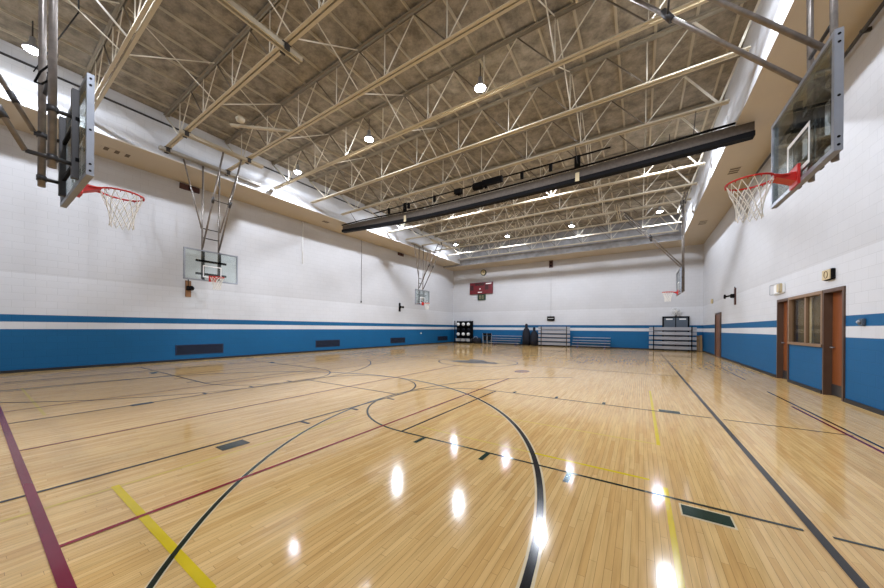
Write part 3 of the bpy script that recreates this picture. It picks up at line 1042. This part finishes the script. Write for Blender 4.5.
# ------------------------------------------------------------------ far wall fittings
t = thing('scoreboard', 'dark red electronic scoreboard high on the far wall', 'scoreboard', (-11.8, YF - .006, 4.36))
B(-1.1, 1.1, -.14, 0, 0, 1.02, bevel=.01).build('cabinet', 'red', t)
m = MB().box(-1.04, -.72, -.15, -.14, .35, .78).box(.4, .72, -.15, -.14, .35, .78).box(-.55, .3, -.15, -.14, .74, .96)
m.build('display_panels', 'dred', t)
m = MB().box(.48, .98, -.155, -.14, .82, .93).box(-.28, .12, -.155, -.14, .12, .2)
m.build('caption_strip', 'white', t)
MB().box(-.14, -.02, -.155, -.14, .4, .5).build('lit_dot', 'white', t)
t = thing('shot_clock', 'small square dark timer mounted under the red scoreboard', 'timer', (-11.75, YF, 3.83))
B(-.37, .37, -.12, 0, 0, .52, bevel=.01).build('case', 'green', t)
m = MB()
for x in (-.2, .05):
    for z in (.1, .25, .38): m.box(x, x + .14, -.128, -.12, z, z + .025)
    m.box(x, x + .025, -.128, -.12, .1, .4).box(x + .115, x + .14, -.128, -.12, .1, .4)
m.build('digits', 'tan', t)
t = thing('wall_clock', 'round clock on the far wall above the red scoreboard', 'clock', (-11.6, YF, 6.24))
MB().lathe([(.27, 0), (.27, -.08), (.24, -.09)], 28, axis='y').build('case', 'green', t)
MB().lathe([(.2, -.09), (.2, -.1)], 28, axis='y').build('face', 'tan', t)
MB().box(-.015, .015, -.112, -.1, -.02, .15).box(-.02, .1, -.112, -.1, -.015, .015).build('hands', 'black', t)
t = thing('speaker_box', 'reddish-brown speaker box high on the far wall above a thin cable', 'speaker', (-5.84, YF, 6.1))
B(-.14, .14, -.14, 0, 0, .54, bevel=.01).build('case', 'brownbox', t)
for z in (.14, .38): MB().lathe([(.08, -.14), (.06, -.15)], 14, c=(0, 0, z), axis='y').build('cone', 'black', t)
tag(MB().tube((-5.84, YF - .02, 2.31), (-5.84, YF - .02, 6.1), .01, 6).build('wall_cable', 'cable'), 'thin cable running down the far wall from the brown box', 'cable')
t = thing('control_box', 'small black box on the far wall just above the blue stripe', 'box', (-5.83, YF, 1.97))
B(-.27, .27, -.12, 0, 0, .34, bevel=.01).build('case', 'black', t)
B(-.22, .22, -.128, -.12, .14, .2).build('label_strip', 'cable', t)
# fan
t = thing('wall_fan', 'round caged fan above the grey double door on the far wall', 'fan', (1.93, YF - .1, 2.5))
m = MB()
for r in (.08, .14, .2, .26): m.torus((0, -.14 + .1 * (r / .26) ** 2, 0), r, .006, 24, 4, axis='y')
for k in range(14):
    a = 2 * PI * k / 14
    m.path([(0, -.14, 0), (.15 * math.cos(a), -.12, .15 * math.sin(a)), (.26 * math.cos(a), -.04, .26 * math.sin(a)), (.12 * math.cos(a), .05, .12 * math.sin(a))], .005, 4)
m.build('cage', 'white', t)
m = MB()
for k in range(4):
    a = PI / 2 * k + .3
    m.quad([(.02 * math.cos(a), -.06, .02 * math.sin(a)), (.2 * math.cos(a - .35), -.04, .2 * math.sin(a - .35)), (.22 * math.cos(a + .3), -.08, .22 * math.sin(a + .3))])
m.build('blades', 'cable', t)
MB().lathe([(.04, -.05), (.08, 0), (.07, .1)], 14, axis='y').build('motor', 'tan', t)
B(-.04, .04, -.02, .06, -.3, -.08).build('stand', 'black', t)

# ball rack in the far left corner
YB = 24.35
t = thing('ball_rack', 'tall black storage rack in the far left corner', 'rack', (-13.37, YB, 0))
for x in (-.8, .8):
    for y in (-.22, .22): B(x - .03, x + .03, y - .03, y + .03, 0, 2.0).build('post', 'black', t)
for z in (.12, .62, 1.05, 1.5): B(-.77, .77, -.22, .22, z, z + .04).build('shelf', 'black', t)
B(-.77, .77, .2, .22, .16, 1.98).build('back_panel', 'black', t)
b0 = None
for z, rn in ((.66, 'lower white row'), (1.54, 'upper white row')):
    for x, cn in ((-13.9, 'left'), (-13.37, 'middle'), (-12.86, 'right')):
        if b0 is None:
            b0 = MB().lathe([(.01, -.15)] + [(.15 * math.sin(PI * k / 10), -.15 * math.cos(PI * k / 10)) for k in range(1, 10)] + [(.01, .15)], 18).build('ball', 'white')
            b = b0
        else:
            b = b0.copy()
            COL.objects.link(b)
        b.location = (x, YB - .08, z + .15)
        tag(b, 'white ball on the black corner rack, %s, %s one' % (rn, cn), 'ball', 'balls on the corner rack')
for i, x in enumerate((-13.9, -13.37, -12.86)):
    o = MB().box(-.2, .2, -.16, .16, 0, .22, bevel=.02).box(-.22, .22, -.18, .18, .2, .24).build('storage_bin', 'cable', None, (x, YB - .02, .16))
    tag(o, 'grey storage bin on the bottom shelf of the corner rack, %s one' % ('left', 'middle', 'right')[i], 'bin', 'bins on the corner rack')
for i, x in enumerate((-13.9, -13.37, -12.86)):
    o = MB().lathe([(.01, -.13)] + [(.13 * math.sin(PI * k / 8), -.13 * math.cos(PI * k / 8)) for k in range(1, 8)] + [(.01, .13)], 14).build('ball', 'navy', None, (x, YB - .02, 1.09 + .13))
    tag(o, 'dark ball between the white rows of the corner rack, %s one' % ('left', 'middle', 'right')[i], 'ball', 'balls on the corner rack')

# bag and leaning chairs beside rack
t = thing('duffel_bag', 'dark blue bag on the floor beside the corner rack', 'bag', (-12.05, 24.3, 0))
MB().lathe([(.05, -.4), (.24, -.36), (.27, 0), (.24, .36), (.05, .4)], 16, c=(0, 0, .27), axis='x').build('bag_body', 'navy', t)
MB().path([(-.2, -.2, .45), (-.1, -.2, .62), (.1, -.2, .62), (.2, -.2, .45)], .015).build('handle', 'cable', t)
def chair(label, loc, rz):
    t = thing('folding_chair', label, 'chair', loc, rz, 'folded chairs by the low bench')
    for s_ in (-1, 1):
        MB().path([(s_ * .2, 0, .012), (s_ * .2, .18, .92)], .014, 8).build('leg', 'cable', t)
        MB().path([(s_ * .17, -.08, .012), (s_ * .17, .12, .62)], .014, 8).build('leg', 'cable', t)
    MB().bar((0, -.02, .3), (0, .1, .68), .32, .03).build('seat', 'black', t)
    MB().bar((0, .12, .72), (0, .18, .92), .38, .02).build('backrest', 'black', t)
    MB().tube((-.2, .03, .15), (.2, .03, .15), .01).build('stretcher', 'cable', t)
    return t
chair('dark folded chair leaning by the far wall, next to the bag', (-11.25, 24.35, 0), .5)
chair('dark folded chair leaning by the far wall, next to the low bench', (-10.85, 24.3, 0), .4)

# low bleacher benches (row of stepped planks)
def low_bleacher(label, x0, x1, y):
    t = thing('low_bleacher', label, 'bleacher', ((x0 + x1) / 2, y, 0), 0, 'low bleacher benches')
    h = (x1 - x0) / 2
    for yy, z in ((.18, .70), (.02, .50), (-.18, .33), (-.34, .13)):
        B(-h, h, yy - .09, yy + .09, z, z + .04, bevel=.006).build('plank', 'bench', t)
    for x in (-h * .72, h * .72):
        m = MB().bar((x, -.4, .03), (x, .25, .03), .05, .05).bar((x, -.36, .05), (x, .2, .68), .04, .04)
        m.bar((x, .2, .04), (x, .2, .7), .04, .04).bar((x, -.18, .05), (x, -.18, .33), .04, .04)
        m.build('frame', 'bluefr', t)
    return t
low_bleacher('low aluminium bleacher bench against the far wall left of the dark covered shapes', -10.6, -8.05, 24.2)
low_bleacher('low aluminium bleacher bench against the far wall between the two tipped-up bleachers', -4.15, -1.72, 24.2)
# dark covered shapes
def covered(label, loc, h, r):
    t = thing('covered_equipment', label, 'covered equipment', loc, 0, 'navy-covered equipment')
    MB().lathe([(r, 0), (r * 1.05, h * .3), (r * .95, h * .6), (r * .62, h * .76), (r * .3, h * .82), (r * .36, h * .92), (r * .26, h * .99), (.02, h)], 20).build('cloth_cover', 'navy', t)
    MB().torus((0, 0, h * .82), r * .31, .02, 18, 6).build('tie_cord', 'black', t)
covered('taller navy-covered equipment bundle standing by the far wall', (-7.63, 24.28, 0), 1.74, .3)
covered('shorter navy-covered equipment bundle left of the tipped-up bleacher', (-7.0, 24.25, 0), 1.45, .3)
# tipped-up bleachers
def tipped(label, x0, x1, y, frame):
    t = thing('tipped_bleacher', label, 'bleacher', ((x0 + x1) / 2, y, 0), 0, 'tipped-up bleachers')
    h = (x1 - x0) / 2
    for k in range(5):
        z = .1 + k * .3
        B(-h, h, -.03 - .03 * (k % 2), .02 - .03 * (k % 2), z, z + .2, bevel=.006).build('plank', 'bench', t)
    for x in (-h * .8, h * .8):
        m = MB().bar((x, -.1, 0.02), (x, -.1, 1.55), .05, .05).bar((x, -.1, .04), (x, .25, .04), .05, .04).bar((x, -.08, 1.3), (x, .22, .05), .03, .03)
        m.tube((x - .02, -.12, .05), (x + .02, -.12, .05), .05, 12)
        m.build('frame', frame, t)
    for z in ((.36, .66, .96, 1.26)):
        B(-h * .8, h * .8, -.085, -.065, z, z + .035).build('rail', frame, t)
    return t
tipped('tipped-up aluminium bleacher against the far wall beside the navy-covered bundles', -6.68, -4.36, 24.3, 'dsteel')
tipped('tipped-up bleacher with black frame in front of the grey double door', .5, 2.92, 24.25, 'black')
# leaning boards
for i, (x, lb) in enumerate(((3.0, 'left of the pair'), (3.14, 'right of the pair, nearer the corner'))):
    m = MB().bar((0, -.14, 0.02), (0, .08, .98 + .03 * i), .13, .03)
    o = m.build('leaning_board', 'cardboard', None, (x, 24.5 - .04 * i, 0))
    tag(o, 'brown board leaning in the far right corner, %s' % lb, 'board', 'boards leaning in the corner')
